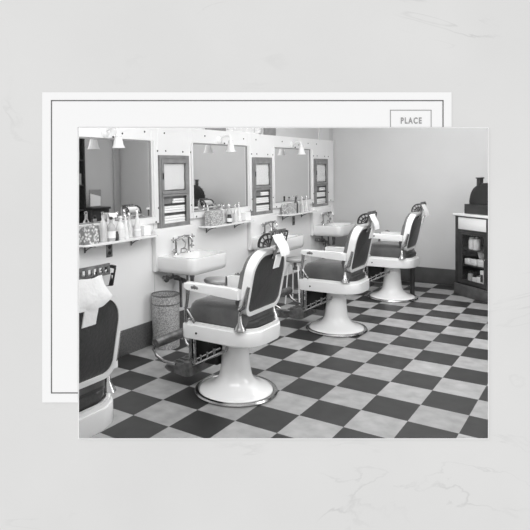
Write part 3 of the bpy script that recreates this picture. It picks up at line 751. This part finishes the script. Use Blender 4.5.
# towels over the headrests (their own things)
def towel(chair, big, label):
    root = empty('towel', CH[chair][0], CH[chair][1], label, 'towel', 'white towels on the chair headrests'); root.scale = (SC, SC, SC)
    if big:
        path = [(.401, 1.192), (.405, 1.18), (.41, 1.15), (.418, 1.12), (.42, 1.095), (.418, 1.075), (.412, 1.055)]
        ys = [(-.17, .02), (-.17, .02), (-.18, .03), (-.20, .05), (-.20, .07), (-.17, .05), (-.12, .02)]; nz = .006
    else:
        path = [(.397, 1.21), (.403, 1.20), (.412, 1.17), (.43, 1.13), (.437, 1.09), (.437, 1.06)]
        ys = [(-.128, .01), (-.128, .01), (-.12, .02), (-.105, .035), (-.09, .045), (-.08, .045)]; nz = .002
    b = MB(); b.sheet(path, ys, .006, nz, chair+11); b.build('drape', 'cloth', root)
    yc = -.055 if big else -.065
    b = MB(); b.sheet([(.412, 1.075), (.405, 1.045), (.395, 1.01), (.386, .975)], [(yc-.04, yc+.04)]*4, .006, .001, chair); b.build('towel_tail', 'cloth', root)
for i, lab in enumerate(['rumpled white towel over the headrest of the cut-off left chair', 'white towel hanging from the headrest of the large front chair', 'white towel on the headrest of the middle chair', 'white towel on the headrest of the farthest chair']): towel(i, i == 0, lab)

# ------------------------------------------------------------------ display case in the back right corner
case = empty('display_case', (1.876, 4.366, 0), -math.radians(39.6), 'dark wooden display case with glass doors and white panels at the right', 'display case')
CW, CD, CS = 1.12, .42, .975; case.scale = (1, 1, CS)
b = MB(); b.box((-.012, -.012, 0), (CW+.012, CD, .15), .006); b.build('plinth', 'plinth', case)
b = MB(); b.box((0, .0, .15), (.05, CD, 1.035), .003); b.box((CW-.05, 0, .15), (CW, CD, 1.035), .003); b.box((.05, CD-.015, .15), (CW-.05, CD, 1.035)); b.box((.05, .02, .15), (CW-.05, CD-.015, .165)); b.box((.05, .02, .85), (CW-.05, CD-.015, .862)); b.build('carcass', 'darkwood', case)
b = MB(); b.box((-.02, -.025, 1.035), (CW+.02, CD+.005, 1.065), .005); b.build('counter_top', 'enamel', case)
b = MB(); b.box((.535, 0, .15), (.585, .02, 1.035), .002); b.box((.05, 0, 1.02), (.535, .02, 1.035)); b.box((.585, 0, 1.02), (CW-.05, .02, 1.035)); b.box((.05, 0, .835), (.535, .02, .862)); b.box((.585, 0, .835), (CW-.05, .02, .862)); b.build('face_frame', 'darkwood', case)
for x0, x1 in ((.052, .533), (.587, CW-.052)):
    b = MB(); b.box((x0, .002, .864), (x1, .018, 1.018), .003); b.build('white_panel', 'enamel', case)
    mt = Matrix(((1,0,0,0), (0,0,1,0), (0,1,0,0), (0,0,0,1)))
    b = MB(); b.ring_plate(rect(x0, .17, x1, .833), rect(x0+.07, .22, x1-.035, .80), 0, .02, mt); d = b.build('glazed_door', 'darkwood', case, smooth=False)
    b = MB(); b.box((x0+.065, .008, .215), (x1-.03, .011, .805)); b.build('door_glass', 'glass', d, smooth=False)
    b = MB(); b.lathe([(.006, 0), (.012, -.012), (.008, -.02)], axis='y', c=(x1-.018, 0, .52), seg=10); b.build('door_knob', 'chrome', d)
for z in (.40, .60):
    b = MB(); b.box((.05, .03, z), (CW-.05, CD-.015, z+.012)); b.build('case_shelf', 'darkwood', case, smooth=False)
ca, sa = math.cos(-math.radians(39.6)), math.sin(-math.radians(39.6))
def inc(x, y, z): return (1.876 + ca*x - sa*y, 4.366 + sa*x + ca*y, z*CS)
def ware(kind, x, y, z, w, h, m, label, capm=None):
    if kind == 'jar':
        b = MB(); b.lathe([(w, 0), (w*1.05, .01), (w*1.05, h*.7), (w*.8, h*.8)], seg=14); o = b.build('jar', m, None, inc(x, y, z))
        b = MB(); b.lathe([(w*.85, h*.79), (w*.85, h*.95), (w*.5, h)], seg=14); b.build('jar_lid', capm or 'enamel', o)
        c = 'jar'
    elif kind == 'packet':
        b = MB(); b.box((-w, -.03, 0), (w, .03, h), .004); o = b.build('packet', m, None, inc(x, y, z)); o.rotation_euler = (0, 0, -math.radians(39.6))
        b = MB(); b.box((-w*.7, -.032, h*.3), (w*.7, -.029, h*.75)); b.build('packet_label', capm or 'label', o)
        c = 'packet'
    else:
        b = MB(); b.lathe([(w*.5, 0), (w*.55, .008), (w*.15, .02), (w*.12, h*.4), (w*.7, h*.55), (w, h), (w*.9, h), (w*.55, h*.6)], seg=14); o = b.build('goblet', m, None, inc(x, y, z)); c = 'goblet'
    tag(o, label, c, 'goods in the display case')
ware('jar', .19, .09, .613, .035, .15, 'bottlepale', 'pale jar, leftmost on the upper shelf of the display case')
ware('jar', .275, .09, .613, .042, .17, 'bottlepale', 'pale jar, second on the upper shelf of the display case', 'chrome')
ware('jar', .43, .10, .613, .03, .17, 'bottlegrey', 'grey jar on the right of the upper case shelf', 'darkmetal')
ware('goblet', .30, .15, .413, .055, .165, 'bottlepale', 'pale goblet standing on the middle shelf of the display case')
ware('packet', .155, .08, .413, .045, .07, 'paper', 'low white box at the left of the middle case shelf', 'paper')
ware('packet', .262, .08, .413, .05, .075, 'paper', 'low white box in the centre of the middle case shelf', 'paper')
ware('packet', .42, .08, .413, .085, .085, 'paper', 'wide white box at the right of the middle case shelf', 'paper')
ware('jar', .16, .1, .166, .033, .16, 'bottlegrey', 'grey jar at the left of the bottom case shelf', 'darkmetal')
ware('jar', .25, .09, .166, .035, .12, 'bottlepale', 'short pale jar on the bottom case shelf', 'darkmetal')
ware('jar', .325, .09, .166, .034, .14, 'bottlepale', 'pale round jar in the middle of the bottom case shelf', 'chrome')
ware('packet', .41, .08, .166, .03, .2, 'paper', 'tall white packet on the bottom case shelf')
ware('packet', .478, .08, .166, .026, .21, 'paper', 'tall white packet by the stile on the bottom case shelf', 'midlabel')
ware('jar', .70, .09, .613, .04, .16, 'bottlepale', 'pale jar on the upper shelf behind the right case door')
ware('jar', .70, .09, .413, .04, .14, 'bottlegrey', 'grey jar on the middle shelf behind the right case door', 'darkmetal')
ware('jar', .70, .09, .166, .04, .16, 'bottlepale', 'pale jar on the bottom shelf behind the right case door')

# ------------------------------------------------------------------ cash register
reg = empty('cash_register', inc(.02, .06, 1.0655), -math.radians(39.6), 'black antique cash register with curved front on the display case', 'cash register')
mt = Matrix(((1,0,0,0), (0,0,1,0), (0,1,0,0), (0,0,0,1)))
b = MB(); b.box((.07, 0, 0), (.68, .32, .12), .006); b.build('drawer_base', 'black', reg)
AX, AW, AH = .14, .17, .24
b = MB(); arc = [(AX + AW*(1-math.cos(PI/2*t/10)), .12 + AH*math.sin(PI/2*t/10)) for t in range(11)]
b.prism(arc + [(.65, .12+AH), (.65, .12)], .015, .305, .006, 2, mt); b.build('register_body', 'black', reg)
b = MB(); b.box((.25, .03, .33), (.305, .085, .44), .004); b.box((.242, .022, .437), (.313, .093, .452), .003); b.build('price_flag_box', 'black', reg)
b = MB(); b.box((.34, .02, .355), (.64, .30, .385), .005); b.build('top_sign', 'black', reg)
for i in range(4):
    a = PI/2*(1.5+1.7*i)/10
    for y in (.06, .13, .20, .27):
        b = MB(); b.lathe([(.007, -.004), (.007, .010), (.003, .012)], c=(AX + AW*(1-math.cos(a)) - .008*math.cos(a), y, .12+AH*math.sin(a)+.001), seg=8); b.build('key', 'midlabel', reg)
b = MB(); b.box((.064, .12, .05), (.071, .20, .075), .001); b.build('drawer_pull', 'chrome', reg)

# ------------------------------------------------------------------ far side of the shop, seen in the mirrors
bc = empty('bookcase', (XR-.03, 3.24, 0), 0, 'tall dark bookcase against the right wall, reflected in the nearest mirror', 'bookcase')
b = MB(); b.box((-.34, -.42, 0), (-.30, .42, 2.45)) if False else b.box((-.02, -.42, 0), (0, .42, 2.45)); b.box((-.34, -.42, 0), (-.02, -.38, 2.45)); b.box((-.34, .38, 0), (-.02, .42, 2.45)); b.box((-.34, -.38, 2.41), (-.02, .38, 2.45)); b.box((-.34, -.38, 0), (-.02, .38, .1)); b.build('carcass', 'blackmatte', bc, smooth=False)
for z in (.5, .95, 1.4, 1.85):
    b = MB(); b.box((-.33, -.38, z), (-.02, .38, z+.025)); b.build('bookcase_shelf', 'darkwood', bc, smooth=False)
for i, (y, z, h) in enumerate(((3.54, 1.426, .2), (3.51, 1.876, .16))):
    carton('carton', (XR-.34, y-.05, z), (XR-.22, y+.05, z+h), 'midlabel', ['grey carton on the middle bookcase shelf, reflected in the nearest mirror', 'grey carton on the upper bookcase shelf, reflected in the nearest mirror'][i], 'box')
ct = empty('counter', (XR-.06, 3.68, 0), 0, 'low dark counter along the right wall, reflected in the nearest mirror', 'counter')
b = MB(); b.box((-.4, 0, 0), (0, .46, .96), .004); b.build('counter_body', 'darkwood', ct)
b = MB(); b.box((-.43, 0, .96), (0, .48, 1.0), .004); b.build('counter_slab', 'black', ct)
fm = empty('picture_frame', (XR-.25, 4.0, 1.0005), math.radians(8), 'small framed white card standing on the counter, reflected in the nearest mirror', 'picture frame')
b = MB(); b.box((0, -.13, 0), (.015, .13, .32), .003); b.build('frame_border', 'midlabel', fm)
b = MB(); b.prism([(-.115, .015), (.115, .015), (.115, .19), (-.115, .25)], -.004, 0, 0, mtx=Matrix(((0,0,1,0), (1,0,0,0), (0,1,0,0), (0,0,0,1)))); b.build('card_insert', 'paper', fm, smooth=False)

# ------------------------------------------------------------------ light
w = bpy.data.worlds.new('world'); bpy.context.scene.world = w; w.use_nodes = True
w.node_tree.nodes['Background'].inputs['Color'].default_value = (1, 1, 1, 1)
w.node_tree.nodes['Background'].inputs['Strength'].default_value = .93
def area(name, loc, target, size, energy, sy=None):
    l = bpy.data.lights.new(name, 'AREA'); l.shape = 'RECTANGLE'; l.size = size; l.size_y = sy or size; l.energy = energy
    o = bpy.data.objects.new(name, l); col.objects.link(o); o.location = loc
    o.rotation_euler = (Vector(target)-Vector(loc)).to_track_quat('-Z', 'Y').to_euler(); return o
area('overhead_fill', (2.3, 2.1, 2.9), (2.3, 2.1, 0), 2.2, 46, 4.0)  # broad unseen fill added under the ceiling, stands for no fixture
lc = ORG + F0*.3 - D0*1.15
area('front_flood_fill', (lc.x, lc.y, 2.45), lc + F0*5 + Vector((0,0,-1.2)), 2.0, 44, .7)  # unseen flood added above the card opening to brighten the back wall
area('right_side_fill', (XR-.06, 1.2, 1.7), (0, 1.9, 1.2), 1.7, 44, 1.6)  # added fill panel with no window behind it, lifts the left wall
area('back_wall_fill', (1.7, 1.9, 2.88), (1.2, 4.9, 1.2), .9, 26)  # unseen fill, put in to raise the back wall
area('right_wall_fill', (1.1, 2.6, 2.85), (4.6, 3.9, 1.3), .8, 32)  # extra fill added for the right wall that the nearest mirror reflects
sl = bpy.data.lights.new('soft_sun', 'SUN'); sl.energy = .45; sl.angle = math.radians(25)
so = bpy.data.objects.new('soft_sun', sl); col.objects.link(so)
d = (R0*.62 + D0*.55 + F0*.5).normalized(); so.rotation_euler = d.to_track_quat('-Z', 'Y').to_euler()
